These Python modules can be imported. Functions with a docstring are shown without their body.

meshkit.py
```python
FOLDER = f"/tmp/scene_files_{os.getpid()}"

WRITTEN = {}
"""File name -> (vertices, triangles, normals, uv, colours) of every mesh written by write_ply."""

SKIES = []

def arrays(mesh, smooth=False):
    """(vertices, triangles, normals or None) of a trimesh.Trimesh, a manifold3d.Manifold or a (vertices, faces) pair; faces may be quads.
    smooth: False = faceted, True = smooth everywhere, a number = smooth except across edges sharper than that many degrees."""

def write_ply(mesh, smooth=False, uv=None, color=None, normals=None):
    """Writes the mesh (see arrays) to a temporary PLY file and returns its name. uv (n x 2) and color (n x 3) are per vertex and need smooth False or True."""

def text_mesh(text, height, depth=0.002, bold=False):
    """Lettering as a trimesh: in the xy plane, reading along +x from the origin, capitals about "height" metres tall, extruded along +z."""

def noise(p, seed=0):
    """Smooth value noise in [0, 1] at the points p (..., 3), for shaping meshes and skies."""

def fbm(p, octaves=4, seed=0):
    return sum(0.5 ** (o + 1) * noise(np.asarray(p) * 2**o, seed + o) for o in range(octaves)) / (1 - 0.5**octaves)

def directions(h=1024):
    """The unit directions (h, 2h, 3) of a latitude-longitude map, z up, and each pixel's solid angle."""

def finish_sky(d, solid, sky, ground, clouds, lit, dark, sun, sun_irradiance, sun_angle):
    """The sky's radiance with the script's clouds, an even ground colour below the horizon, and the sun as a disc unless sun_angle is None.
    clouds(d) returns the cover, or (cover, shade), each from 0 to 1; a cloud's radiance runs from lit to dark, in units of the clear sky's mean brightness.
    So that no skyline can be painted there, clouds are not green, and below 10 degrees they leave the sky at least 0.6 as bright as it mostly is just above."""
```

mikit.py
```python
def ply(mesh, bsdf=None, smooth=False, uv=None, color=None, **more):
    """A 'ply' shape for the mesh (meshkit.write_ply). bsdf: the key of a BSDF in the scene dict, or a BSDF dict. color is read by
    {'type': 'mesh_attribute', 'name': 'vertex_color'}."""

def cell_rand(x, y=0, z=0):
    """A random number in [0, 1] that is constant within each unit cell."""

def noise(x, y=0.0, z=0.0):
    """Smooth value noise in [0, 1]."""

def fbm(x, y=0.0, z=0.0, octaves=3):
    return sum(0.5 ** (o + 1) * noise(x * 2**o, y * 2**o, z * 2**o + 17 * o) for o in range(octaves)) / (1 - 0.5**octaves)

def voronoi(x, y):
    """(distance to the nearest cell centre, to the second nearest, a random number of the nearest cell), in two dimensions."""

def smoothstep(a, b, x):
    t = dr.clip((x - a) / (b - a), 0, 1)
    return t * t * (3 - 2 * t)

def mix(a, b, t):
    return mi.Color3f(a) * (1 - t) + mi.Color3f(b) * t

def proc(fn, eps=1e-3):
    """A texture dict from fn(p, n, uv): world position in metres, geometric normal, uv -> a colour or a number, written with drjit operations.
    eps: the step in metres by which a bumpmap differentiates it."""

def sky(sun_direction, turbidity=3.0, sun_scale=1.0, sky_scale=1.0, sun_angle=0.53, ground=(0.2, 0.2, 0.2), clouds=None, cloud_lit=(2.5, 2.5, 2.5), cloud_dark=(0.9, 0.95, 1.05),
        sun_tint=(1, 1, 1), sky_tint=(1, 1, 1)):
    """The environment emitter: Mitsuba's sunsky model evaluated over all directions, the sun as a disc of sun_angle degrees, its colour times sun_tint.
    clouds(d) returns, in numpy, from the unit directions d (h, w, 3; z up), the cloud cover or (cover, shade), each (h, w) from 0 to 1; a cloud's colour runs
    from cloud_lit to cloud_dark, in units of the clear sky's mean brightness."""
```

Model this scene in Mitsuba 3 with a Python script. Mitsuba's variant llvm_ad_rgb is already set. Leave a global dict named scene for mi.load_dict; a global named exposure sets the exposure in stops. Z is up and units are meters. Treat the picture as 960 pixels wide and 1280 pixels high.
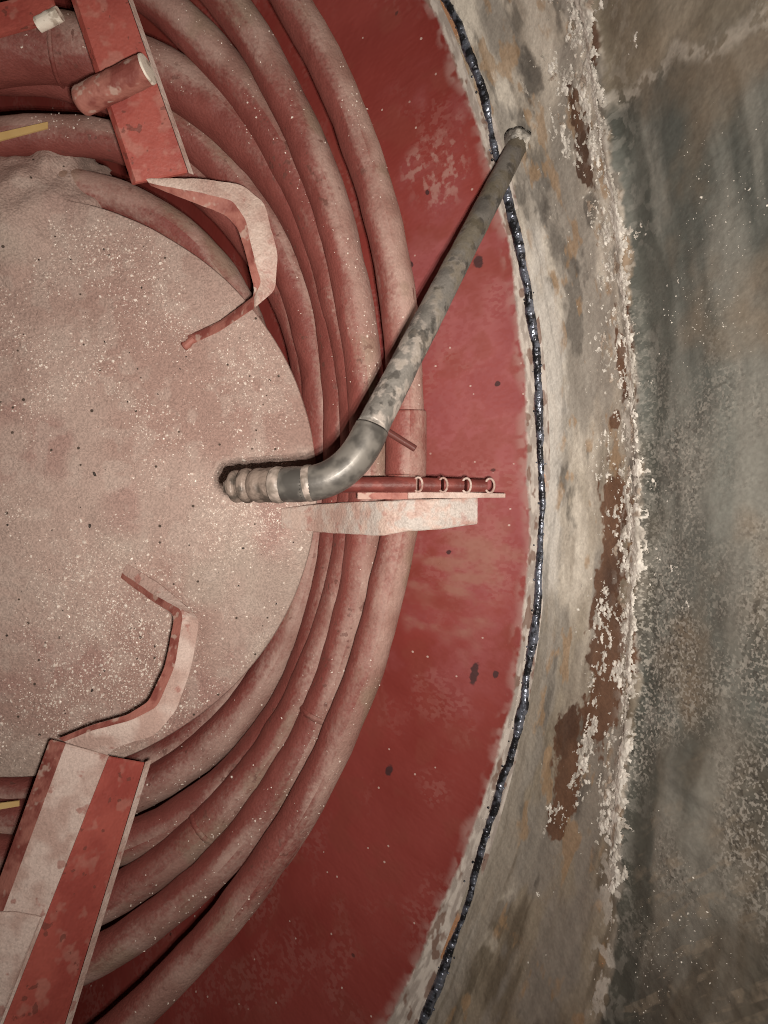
import math, numpy as np, trimesh, drjit as dr, mitsuba as mi, mikit, meshkit
from mikit import proc, noise, fbm, voronoi, cell_rand, smoothstep, mix, ply
T = mi.ScalarTransform4f
scene, labels = {}, {}

# ------------------------------------------------------------------ camera, lamp, exposure
exposure = 1.18
CAM = np.array([0.0, 0.0, 1.66])
FWD = np.array([0.14737, 0.00293, -0.98908])
UP = np.array([0.0, 1.0, 0.00297])
scene['camera'] = {'type': 'perspective', 'fov': 54.85, 'fov_axis': 'x', 'near_clip': 0.01, 'far_clip': 20.0,
                   'to_world': T().look_at(origin=CAM.tolist(), target=(CAM + FWD).tolist(), up=UP.tolist())}
# a hand torch held beside the lens, a little to the right and below it
LAMP = np.array([0.028, -0.029, 1.668])
AIM = np.array([0.03, 0.15, 0.6])
for k in range(6):                                       # six diodes in a ring
    o = LAMP + .013 * np.array([math.cos(k * math.pi / 3), math.sin(k * math.pi / 3), 0])
    scene[f'torch_diode_{k:03d}'] = {'type': 'spot', 'intensity': {'type': 'rgb', 'value': [2.14 / 6, 1.93 / 6, 1.70 / 6]}, 'cutoff_angle': 61.0, 'beam_width': 9.0,
                                     'to_world': T().look_at(origin=o.tolist(), target=AIM.tolist(), up=[0, 1, 0])}

# ------------------------------------------------------------------ helpers
rng = np.random.default_rng(7)
TC = np.array([-1.0916, 0.0459]); TR = 1.4301           # tank axis and inner radius
counts = {}


def add(key, mesh, bsdf, smooth=False, label=None, cat=None, group=None, kind=None, uv=None):
    base, k = key, counts.get(key, 0)
    counts[base] = k + 1
    if k:
        key = f'{base}_{k:03d}'
    scene[key] = ply(mesh, bsdf, smooth=smooth, uv=uv)
    d = {}
    if label: d['label'] = label
    if cat: d['category'] = cat
    if group: d['group'] = group
    if kind: d['kind'] = kind
    if d: labels[key] = d
    return key


def thing(key, label, cat, group=None):
    labels[key] = {'label': label, 'category': cat}
    if group: labels[key]['group'] = group
    return key


def grid_faces(n, m, close=False):
    i, j = np.meshgrid(np.arange(n - 1), np.arange(m if close else m - 1), indexing='ij')
    j2 = (j + 1) % m
    return np.stack([i * m + j, i * m + j2, (i + 1) * m + j2, (i + 1) * m + j], -1).reshape(-1, 4)


def tri(q):
    return np.vstack([q[:, [0, 1, 2]], q[:, [0, 2, 3]]])


def tube(points, radius, sides=28, caps=True, bump=None, closed=False):
    """A tube of varying radius along a smooth path; returns mesh and uv (length along, angle around)."""
    p = np.asarray(points, float)
    if closed:
        t = np.roll(p, -1, 0) - np.roll(p, 1, 0)
    else:
        t = np.gradient(p, axis=0)
    t /= np.linalg.norm(t, axis=1, keepdims=True)
    a = np.zeros_like(p)
    ref = np.array([0, 0, 1.0]) if abs(t[0, 2]) < 0.8 else np.array([1.0, 0, 0])
    for i in range(len(p)):
        ref = ref - t[i] * (ref @ t[i]); ref /= np.linalg.norm(ref); a[i] = ref
    if closed:                                            # no twist in a flat loop: keep a pointing up
        a = np.array([0, 0, 1.0]) - t * t[:, 2:]; a /= np.linalg.norm(a, axis=1, keepdims=True)
    b = np.cross(t, a)
    r = np.broadcast_to(radius, (len(p),)).astype(float)
    ang = np.arange(sides + 1) / sides * 2 * np.pi
    n = np.cos(ang)[None, :, None] * a[:, None] + np.sin(ang)[None, :, None] * b[:, None]
    v = p[:, None] + n * r[:, None, None]
    if bump is not None:
        v = v + n * bump(v.reshape(-1, 3)).reshape(len(p), sides + 1, 1)
        v[:, -1] = v[:, 0]
    L = np.r_[0, np.cumsum(np.linalg.norm(np.diff(p, axis=0), axis=1))]
    uv = np.stack(np.broadcast_arrays(L[:, None], (ang / (2 * np.pi))[None]), -1).reshape(-1, 2)
    f = tri(grid_faces(len(p), sides + 1))
    v = v.reshape(-1, 3)
    if closed:
        m = sides + 1; k = (len(p) - 1) * m
        j = np.arange(sides)
        f = np.vstack([f, tri(np.stack([k + j, k + j + 1, j + 1, j], -1))])
    elif caps:
        nv = len(v); m = sides + 1
        v = np.vstack([v, p[0], p[-1]]); uv = np.vstack([uv, [0, .5], [L[-1], .5]])
        j = np.arange(sides)
        f = np.vstack([f, np.stack([np.full(sides, nv), j + 1, j], -1), np.stack([np.full(sides, nv + 1), (len(p) - 1) * m + j, (len(p) - 1) * m + j + 1], -1)])
    return trimesh.Trimesh(v, f, process=False), uv


def spline(P, n, k=3):
    from scipy.interpolate import make_interp_spline
    P = np.asarray(P, float)
    s = np.r_[0, np.cumsum(np.linalg.norm(np.diff(P, axis=0), axis=1))]
    return make_interp_spline(s, P, k=min(k, len(P) - 1))(np.linspace(0, s[-1], n))


def polyround(P, r, n=8):
    """A polyline whose inner corners are rounded by quadratic arcs of reach r."""
    P = [np.asarray(q, float) for q in P]
    out = [P[0]]
    for a, b, c in zip(P[:-2], P[1:-1], P[2:]):
        u, w = (a - b), (c - b)
        ra = min(r, .45 * np.linalg.norm(u)); rc = min(r, .45 * np.linalg.norm(w))
        s, e = b + u / np.linalg.norm(u) * ra, b + w / np.linalg.norm(w) * rc
        for k in range(n + 1):
            q = k / n
            out.append((1 - q) ** 2 * s + 2 * q * (1 - q) * b + q * q * e)
    return np.array(out + [P[-1]])


def hull(points):
    return trimesh.convex.convex_hull(np.asarray(points, float))


def slab(poly, down, bev=0.0018):
    """A flat plate: polygon of 3-D points, thickened along the vector down, edges a little rounded."""
    P = np.asarray(poly, float); d = np.asarray(down, float); c = P.mean(0)
    n = np.linalg.norm(d)
    def inset(Q): return Q + (c - Q) / np.linalg.norm(c - Q, axis=1, keepdims=True) * bev
    return hull(np.vstack([inset(P), P + d * (bev / n), P + d * (1 - bev / n), inset(P) + d]))


def ribbon(I, M, O, sub=8, bev=0.0021, jit=0.0005):
    """A bent flat bar: I-M is its side face, M-O its wide face; the hidden faces close it. Crisp bends, slightly broken edges. Returns (bar, side face)."""
    I, M, O = (np.asarray(q, float) for q in (I, M, O))
    n = (len(M) - 1) * sub + 1
    t = np.arange(len(M)); tt = np.linspace(0, len(M) - 1, n)
    def run(Q):
        q = np.stack([np.interp(tt, t, Q[:, k]) for k in range(3)], -1)
        for _ in range(2):
            q[1:-1] = .25 * q[:-2] + .5 * q[1:-1] + .25 * q[2:]
        return q
    I, M, O = run(I), run(M), run(O)
    B = O + (I - M)
    def un(q): return q / np.maximum(np.linalg.norm(q, axis=1, keepdims=True), 1e-9)
    w, d = un(O - M), un(I - M)
    ring = [I - d * bev, M + d * bev, M + w * bev, (M + O) / 2, O - w * bev, O + d * bev, B - d * bev, B - w * bev, (I + B) / 2, I + w * bev]
    m = len(ring)
    V = np.stack(ring, 1).reshape(-1, 3)
    V = V + (meshkit.noise(V * 90)[:, None] - .5) * jit * 2 + (meshkit.fbm(V * 300, 2, 4)[:, None] - .5) * jit
    q = grid_faces(n, m, close=True)
    side = np.isin(np.arange(len(q)) % m, (0,))
    ends = []
    for base in (0, (n - 1) * m):
        for k in range(1, m - 1):
            ends.append([base, base + k, base + k + 1] if base else [base, base + k + 1, base + k])
    a = trimesh.Trimesh(V, np.vstack([tri(q[~side]), ends]), process=False)
    b = trimesh.Trimesh(V, tri(q[side]), process=False)
    a.remove_unreferenced_vertices(); b.remove_unreferenced_vertices()
    return a, b


# The wall leaves the dished bottom at 45 degrees and bends upright within a hand's breadth: radius over height, and a
# coordinate w that runs up this bent profile (equal to height on a straight wall of radius TR seen from the same distance)
def wall_r(z): return TR + .058 * (1 - np.exp(-(z - .757) / .06))


def seam_w(s): return 1.006 + np.where(np.asarray(s) > 0, .34, .14) * np.asarray(s) ** 2


_Z = np.linspace(.745, 2.7, 4000)
_W = 1.66 - .3384 * (1.66 - _Z) / (wall_r(_Z) + TC[0])


def wall_pt(s, w, h=0.0):
    """A point on the tank's inner wall: s metres along it (growing towards -y), w up its profile, standing h proud of it."""
    th = np.asarray(s, float) / TR
    z = np.interp(w, _W, _Z)
    r = wall_r(z) - np.asarray(h, float)
    return np.stack(np.broadcast_arrays(TC[0] + r * np.cos(th), TC[1] - r * np.sin(th), z), -1)


# ------------------------------------------------------------------ materials
def principled(color, rough, metallic=0.0, spec=0.4, **k):
    d = {'type': 'principled', 'base_color': color if isinstance(color, dict) else {'type': 'rgb', 'value': list(color)},
         'roughness': rough if isinstance(rough, dict) else float(rough), 'specular': spec, **k}
    if metallic: d['metallic'] = metallic
    return d


def bumped(b, fn, scale, eps=6e-4):
    return {'type': 'twosided', 'bsdf': {'type': 'bumpmap', 'arbitrary': proc(fn, eps), 'scale': scale, 'bsdf': b}}


def two(b):
    return {'type': 'twosided', 'bsdf': b}


def sz(p):
    th = dr.atan2(-(p.y - float(TC[1])), p.x - float(TC[0]))
    return th * TR, p.z


def sw(p):
    s, z = sz(p)
    r = TR + .058 * (1 - dr.exp(-(z - .757) / .06))
    return s, 1.66 - .3384 * (1.66 - z) / (r + float(TC[0]))


def blob(s, z, s0, z0, rs, rz):
    return dr.sqrt(dr.square((s - s0) / rs) + dr.square((z - z0) / rz))


SPOTS = [(.268, .708, .016, .0042), (.261, .727, .005, .003), (.443, .647, .009, .0045), (-.298, .715, .009, .005), (-.13, .715, .004, .003), (.105, .666, .004, .003), (-.33, .651, .006, .002), (-.415, .685, .004, .002)]


def red_color(p, n, uv):
    s, z = sz(p)
    big = fbm(s * 7, z * 9, 3.0, 4)
    mid = fbm(s * 28, z * 34, 9.0, 3)
    fine = fbm(s * 240, z * 260, 2.0, 2)
    c = mix((.205, .032, .026), (.25, .046, .039), smoothstep(.3, .7, big))
    film = smoothstep(1.15, .45, blob(s, z, -.08, .71, .36, .12) + (mid - .5) * .9 + (big - .5) * .9)  # pinkish dust film, with the sheen on the paint put into its colour
    c = mix(c, mix((.275, .072, .074), (.32, .10, .102), smoothstep(.3, .7, mid)), film * (.75 + .25 * smoothstep(.3, .6, fine)))
    c = mix(c, (.22, .050, .037), smoothstep(.52, .72, mid) * .45)
    smear = smoothstep(.50, .74, fbm(s * 16 + 5, z * 30, 1.0, 6)) * smoothstep(.42, .6, fine)
    c = mix(c, (.37, .17, .15), smear * .22)
    near = smoothstep(1.0, .2, blob(s, z, -.44, .70, .07, .035) + (mid - .5) * 1.2)
    c = mix(c, (.47, .33, .29), near * smoothstep(.48, .70, fbm(s * 120, z * 200, 4.0, 5)) * .4)
    near = smoothstep(1.0, .3, blob(s, z, .13, .67, .11, .07) + (mid - .5) * 1.5)
    c = mix(c, (.31, .16, .12), near * smoothstep(.38, .68, fbm(s * 50, z * 34, 8.0, 5)) * .6)
    d1, d2, r = voronoi(s * 46, z * 60)
    c = mix(c, (.60, .47, .42), smoothstep(.075, .045, d1 + (fine - .5) * .06) * smoothstep(.90, .93, r) * .7)
    d1, d2, r = voronoi(s * 25 + 40, z * 30)
    c = mix(c, (.06, .025, .022), smoothstep(.08, .04, d1 + (fine - .5) * .08) * smoothstep(.955, .965, r) * .8)
    for (a, b, rs, rz) in SPOTS:
        c = mix(c, (.045, .022, .024), smoothstep(1.05, .65, blob(s, z, a, b, rs, rz) + (fine - .5) * .7) * .9)
    # the ground-off strip of bare steel along the weld: ragged edge, brushed grain
    edge = z - (.7425 - .0035 * dr.sin(s * 9.0 + 2.2) + (fbm(s * 14, 1.0, 5.0, 2) - .5) * .007 - .006 * dr.maximum(s - .3, 0)) - (fine - .5) * .0022
    bare = smoothstep(-.0016, .0024, edge)
    halo = smoothstep(-.012, .000, edge + (mid - .5) * .012)
    c = mix(c, (.38, .23, .21), halo * .65 * smoothstep(.3, .6, fbm(s * 90, z * 120, 6.0, 2)))
    steel = mix((.36, .315, .285), (.56, .51, .465), smoothstep(.35, .65, fbm(s * 60, z * 260, 7.0, 3)))
    steel = mix(steel, (.16, .08, .055), smoothstep(.60, .70, fbm(s * 50 + 9, z * 120, 2.0, 3)) * .75)
    return mix(c, steel, bare)


def red_rough(p, n, uv):
    s, z = sz(p)
    return .46 + .25 * fbm(s * 20, z * 10, 1.0, 3)


def red_bump(p, n, uv):
    s, z = sz(p)
    return fbm(s * 60, z * 40, 1.0, 3) * .6 + fbm(s * 300, z * 200, 3.0, 2) * .25


scene['red_wall_paint'] = bumped(principled(proc(red_color), proc(red_rough), spec=.4), red_bump, .0012)

# brown patches where the scale has fallen off: s, z, half-length, half-height
BROWN = [(-.368, .985, .055, .020), (-.345, .975, .035, .016), (-.06, .965, .010, .014), (.05, .960, .07, .036), (.11, .962, .06, .036), (.18, .968, .085, .042), (.25, .972, .06, .038),
         (-.118, .982, .045, .010), (.335, .930, .05, .034), (.36, .945, .03, .02), (.30, .915, .035, .03), (.160, 1.034, .034, .010), (-.16, 1.016, .03, .008), (-.08, 1.02, .03, .008), (.39, .93, .025, .02), (-.43, 1.04, .03, .012)]


def grey_color(p, n, uv):
    s, z = sw(p)
    big = fbm(s * 5 + 2, z * 8, 1.0, 4)
    mid = fbm(s * 17, z * 22, 4.0, 4)
    fine = fbm(s * 110, z * 90, 6.0, 3)
    grain = fbm(s * 420, z * 300, 8.0, 2)
    run = fbm(s * 4.5, z * 70, 2.0, 4)                   # rolling and grinding marks along the wall
    # lower band: old beige scale, blotched, browner towards one side of the tank where rust water stood
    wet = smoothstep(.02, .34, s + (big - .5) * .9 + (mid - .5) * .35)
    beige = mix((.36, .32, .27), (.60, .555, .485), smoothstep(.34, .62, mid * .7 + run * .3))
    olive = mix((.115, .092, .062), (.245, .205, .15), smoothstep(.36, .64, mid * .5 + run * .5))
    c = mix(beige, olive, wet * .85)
    c = mix(c, (.27, .25, .225), smoothstep(.47, .62, fbm(s * 9, z * 16, 12.0, 4)) * .7)
    c = mix(c, (.11, .10, .088), smoothstep(.59, .72, fbm(s * 17 + 3, z * 26, 7.0, 5)) * .7)
    for (a, b, rs, rz, k) in ((-.469, .908, .026, .03, .8), (-.442, .842, .04, .03, .6), (-.239, .911, .035, .03, .8), (-.36, .86, .06, .03, .6), (-.28, .86, .05, .03, .55)):
        c = mix(c, (.095, .088, .08), smoothstep(1.1, .2, blob(s, z, a, b, rs, rz) + (mid - .5) * 2.2 + (fine - .5) * 1.4) * k)
    c = mix(c, (.36, .23, .125), smoothstep(.60, .72, fbm(s * 30, z * 40, 3.0, 4)) * .6)
    # brushed bare steel just above the weld
    bedge = .838 + (fbm(s * 6, 3.0, 1.0, 3) - .5) * .09 - z + (fine - .5) * .03
    brushed = mix((.30, .285, .265), (.52, .495, .46), smoothstep(.34, .66, run))
    brushed = mix(brushed, (.18, .145, .105), wet * .7)
    on = smoothstep(-.014, .014, bedge) * smoothstep(-.36, -.22, s + (mid - .5) * .3)
    c = mix(c, brushed, on * .9)
    # heat-blued and rusty rim next to the weld
    rim = smoothstep(.022, .004, z - .757 + (fine - .5) * .02)
    c = mix(c, (.40, .19, .09), rim * smoothstep(.46, .60, fbm(s * 11, 2.0, 8.0, 3)) * .85)
    # brown patches
    lost = mi.Float(9.0)
    for (a, b, rs, rz) in BROWN:
        lost = dr.minimum(lost, blob(s, z, a, b, rs, rz))
    lost = smoothstep(1.12, .86, lost + (fbm(s * 30, z * 34, 15.0, 5) - .5) * 1.5 + (fine - .5) * .9)
    c = mix(c, mix((.075, .036, .022), (.150, .076, .045), smoothstep(.3, .7, mid)), lost * .92)
    # upper course: grey-green film over steel, with its own stains
    sm = 1.006 + dr.select(s > 0, .34, .14) * s * s
    up = smoothstep(-.004, .004, z - sm - .012 - (fbm(s * 14, 7.0, 2.0, 4) - .5) * .016 - (fine - .5) * .012)
    film = mix((.085, .093, .085), (.195, .204, .186), smoothstep(.34, .66, fbm(s * 6, z * 14, 20.0, 4) * .6 + run * .4))
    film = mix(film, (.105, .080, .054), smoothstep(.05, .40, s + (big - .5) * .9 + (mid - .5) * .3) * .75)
    film = mix(film, (.080, .080, .072), smoothstep(.46, .72, fbm(s * 9, z * 20, 22.0, 6)) * .55)
    film = mix(film, (.30, .295, .265), smoothstep(.46, .74, fbm(s * 6, z * 24, 24.0, 7)) * .5)
    film = mix(film, (.23, .17, .115), smoothstep(.50, .74, fbm(s * 10 + 4, z * 9, 27.0, 5)) * .5)
    dk = smoothstep(.006, -.006, z - sm - .056 - (fbm(s * 5, 5.0, 3.0, 4) - .5) * .06 - (mid - .5) * .03) * smoothstep(.32, .50, fbm(s * 7, z * 12, 37.0, 4))
    film = mix(film, (.060, .066, .058), dk * .75)
    # a tide mark where something once leaned on the wall
    line = s + .366 - .30 * (z - 1.077) + (mid - .5) * .03 + (fine - .5) * .01
    film = mix(film, mix((.21, .175, .13), (.32, .275, .215), smoothstep(.35, .65, mid)), smoothstep(.018, -.018, line) * .7)
    ridge = smoothstep(.012, .002, dr.abs(line - .004)) * smoothstep(.36, .52, fine)
    film = mix(film, (.44, .405, .355), ridge * .55)
    # lichen-fine mineral speckle in ragged beds, and pale flow ridges lower down
    bed = smoothstep(.44, .66, fbm(s * 7, z * 8, 33.0, 7))
    speck = smoothstep(.52, .66, fbm(s * 520, z * 420, 31.0, 2)) * bed
    film = mix(film, (.40, .38, .34), speck * .65)
    film = mix(film, (.045, .042, .036), smoothstep(.60, .70, fbm(s * 380, z * 300, 35.0, 2)) * bed * .6)
    q = s + 1.05 * z
    flow = smoothstep(.50, .62, fbm(q * 85, (z - s) * 9, 43.0, 6)) * smoothstep(1.08, 1.13, z + (mid - .5) * .08) * smoothstep(.20, .34, s + (big - .5) * .3)
    film = mix(film, (.30, .25, .19), flow * .45 * smoothstep(.35, .6, fine))
    c = mix(c, film, up)
    # pale mineral bloom scattered along the seam
    d = dr.abs(z - sm - .006)
    bloom = smoothstep(.06, .0, d + (mid - .5) * .09) * smoothstep(.50, .64, fbm(s * 110, z * 110, 41.0, 6)) * (1 - .8 * up)
    c = mix(c, (.60, .57, .52), bloom * .7)
    c = mix(c, (.60, .55, .47), smoothstep(1.0, .5, dr.abs(blob(s, z, .545, .875, .07, .03) - .1 + (mid - .5) * .9)) * smoothstep(.4, .5, mid) * .45)
    c = c * (.86 + .28 * grain)
    return c


def grey_rough(p, n, uv):
    s, z = sw(p)
    return .50 + .35 * fbm(s * 30, z * 16, 5.0, 3)


def grey_bump(p, n, uv):
    s, z = sw(p)
    pit = fbm(s * 220, z * 110, 3.0, 3)
    rip = fbm(s * 80, z * 14, 13.0, 2) * smoothstep(.46, .66, fbm(s * 5, z * 6, 17.0, 2))
    return fbm(s * 40, z * 22, 1.0, 4) * 1.0 + pit * .5 + rip * .7


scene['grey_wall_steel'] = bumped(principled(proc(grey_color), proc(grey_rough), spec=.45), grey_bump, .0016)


def crust_color(p, n, uv):
    a = fbm(p.x * 90, p.y * 90, p.z * 90, 3); b = noise(p.x * 500, p.y * 500, p.z * 500)
    c = mix((.40, .37, .33), (.68, .65, .60), smoothstep(.32, .64, a))
    return mix(c, (.24, .17, .12), smoothstep(.62, .72, fbm(p.x * 60, p.y * 60, p.z * 60 + 9, 3)) * .7) * (.8 + .35 * b)


scene['mineral_crust'] = two(principled(proc(crust_color), .72, spec=.3))
scene['weld_metal'] = bumped(principled(proc(lambda p, n, uv: mix((.035, .036, .042), (.22, .245, .31), smoothstep(.4, .65, fbm(p.x * 120, p.y * 120, p.z * 120, 3)))), .30, .70, .5),
                             lambda p, n, uv: fbm(p.x * 400, p.y * 400, p.z * 400, 2), .001)


# pipes: red paint, inner-flank shade darkened into it, with a ragged coat of pale dust along the flank that lies uppermost (uv.y: turn around the pipe)
def big_seed(p):
    return p.z * 30


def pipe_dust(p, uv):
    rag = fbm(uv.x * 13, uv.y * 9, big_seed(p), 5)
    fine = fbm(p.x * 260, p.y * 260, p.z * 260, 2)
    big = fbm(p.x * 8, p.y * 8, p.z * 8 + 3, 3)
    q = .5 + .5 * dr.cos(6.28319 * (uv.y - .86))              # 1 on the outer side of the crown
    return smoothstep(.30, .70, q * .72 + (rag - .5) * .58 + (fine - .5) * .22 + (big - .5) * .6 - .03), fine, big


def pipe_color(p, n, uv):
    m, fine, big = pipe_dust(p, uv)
    red = mix((.150, .036, .030), (.225, .068, .058), fbm(p.x * 30, p.y * 30, p.z * 30, 3))  # red made darker so its colour carries the shade of the inner flanks
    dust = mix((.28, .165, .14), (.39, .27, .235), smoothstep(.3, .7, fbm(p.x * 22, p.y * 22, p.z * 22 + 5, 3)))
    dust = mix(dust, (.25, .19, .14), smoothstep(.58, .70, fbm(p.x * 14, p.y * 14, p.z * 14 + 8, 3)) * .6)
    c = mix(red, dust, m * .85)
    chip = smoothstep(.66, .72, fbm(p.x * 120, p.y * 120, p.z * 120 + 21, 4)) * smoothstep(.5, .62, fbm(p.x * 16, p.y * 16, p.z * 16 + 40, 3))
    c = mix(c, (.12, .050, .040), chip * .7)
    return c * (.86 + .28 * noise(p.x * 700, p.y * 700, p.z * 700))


def soft_bump(p, n, uv):
    return fbm(p.x * 70, p.y * 70, p.z * 70, 3) + .45 * fbm(p.x * 420, p.y * 420, p.z * 420, 2)


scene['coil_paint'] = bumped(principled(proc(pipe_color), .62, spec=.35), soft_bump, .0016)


def plate_color(p, n, uv):
    big = fbm(p.x * 7, p.y * 7, 1.0, 4); mid = fbm(p.x * 45, p.y * 45, 3.0, 3); fine = noise(p.x * 700, p.y * 700, 1.0)
    c = mix((.315, .208, .180), (.385, .285, .250), smoothstep(.33, .66, big))
    c = mix(c, (.30, .175, .155), smoothstep(.54, .70, fbm(p.x * 10 + 7, p.y * 10, 5.0, 3)) * .6)
    c = mix(c, (.36, .30, .26), smoothstep(.57, .68, fbm(p.x * 5 + 1, p.y * 5, 9.0, 3)) * .6)
    c = mix(c, (.44, .36, .32), smoothstep(.5, .68, mid) * .35)
    d1, d2, r = voronoi(p.x * 38, p.y * 38)
    c = mix(c, (.07, .05, .04), smoothstep(.075, .05, d1 + (mid - .5) * .06) * smoothstep(.86, .88, r))
    return c * (.78 + .44 * fine)


def sand_bump(p, n, uv):
    return fbm(p.x * 330, p.y * 330, p.z * 330, 2) + 1.2 * fbm(p.x * 30, p.y * 30, p.z * 30, 3)


scene['dusty_plate'] = bumped(principled(proc(plate_color), .78, spec=.3), sand_bump, .0016)


def bracket_dust_color(p, n, uv):
    mid = fbm(p.x * 40, p.y * 40, p.z * 40, 3); fine = noise(p.x * 800, p.y * 800, p.z * 800)
    c = mix((.40, .275, .24), (.52, .41, .37), smoothstep(.34, .62, mid))
    c = mix(c, (.30, .12, .10), smoothstep(.62, .70, fbm(p.x * 60, p.y * 60, p.z * 60 + 4, 4)) * .7)
    return c * (.84 + .32 * fine)


def strap_color(p, n, uv):
    mid = fbm(p.x * 50, p.y * 50, p.z * 50, 4); fine = noise(p.x * 800, p.y * 800, p.z * 800)
    c = mix((.38, .255, .22), (.47, .36, .315), smoothstep(.34, .62, mid))
    c = mix(c, (.41, .395, .375), smoothstep(.0, .16, p.x + (mid - .5) * .2) * smoothstep(.36, .58, fbm(p.x * 90, p.y * 90, p.z * 90, 3)) * .7)
    c = mix(c, (.31, .13, .11), smoothstep(.60, .70, fbm(p.x * 60, p.y * 60, p.z * 60 + 4, 5)) * .5)
    return c * (.82 + .36 * fine)


scene['dusty_bar'] = bumped(principled(proc(bracket_dust_color), .75, spec=.3), sand_bump, .0012)


def bracket_red_color(p, n, uv):
    mid = fbm(p.x * 26, p.y * 26, p.z * 26, 3); fine = fbm(p.x * 300, p.y * 300, p.z * 300, 2)
    c = mix((.27, .052, .042), (.345, .080, .063), smoothstep(.3, .7, mid))
    c = mix(c, (.42, .22, .18), smoothstep(.55, .68, fbm(p.x * 60, p.y * 60, p.z * 60 + 2, 3)) * .35)
    c = mix(c, (.14, .045, .035), smoothstep(.68, .73, fbm(p.x * 110, p.y * 110, p.z * 110 + 31, 4)) * .7)
    return c * (.9 + .2 * fine)


scene['bracket_paint'] = bumped(principled(proc(bracket_red_color), .55, spec=.4), soft_bump, .0008)


def bracket_dull_color(p, n, uv):
    mid = fbm(p.x * 55, p.y * 55, p.z * 55, 4)
    return mix(mix((.20, .055, .045), (.33, .13, .105), smoothstep(.35, .6, mid)), (.45, .33, .28), smoothstep(.60, .72, fbm(p.x * 90, p.y * 90, p.z * 90, 3)) * .7)


scene['worn_red_paint'] = bumped(principled(proc(bracket_dull_color), .6, spec=.35), soft_bump, .0012)


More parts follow.
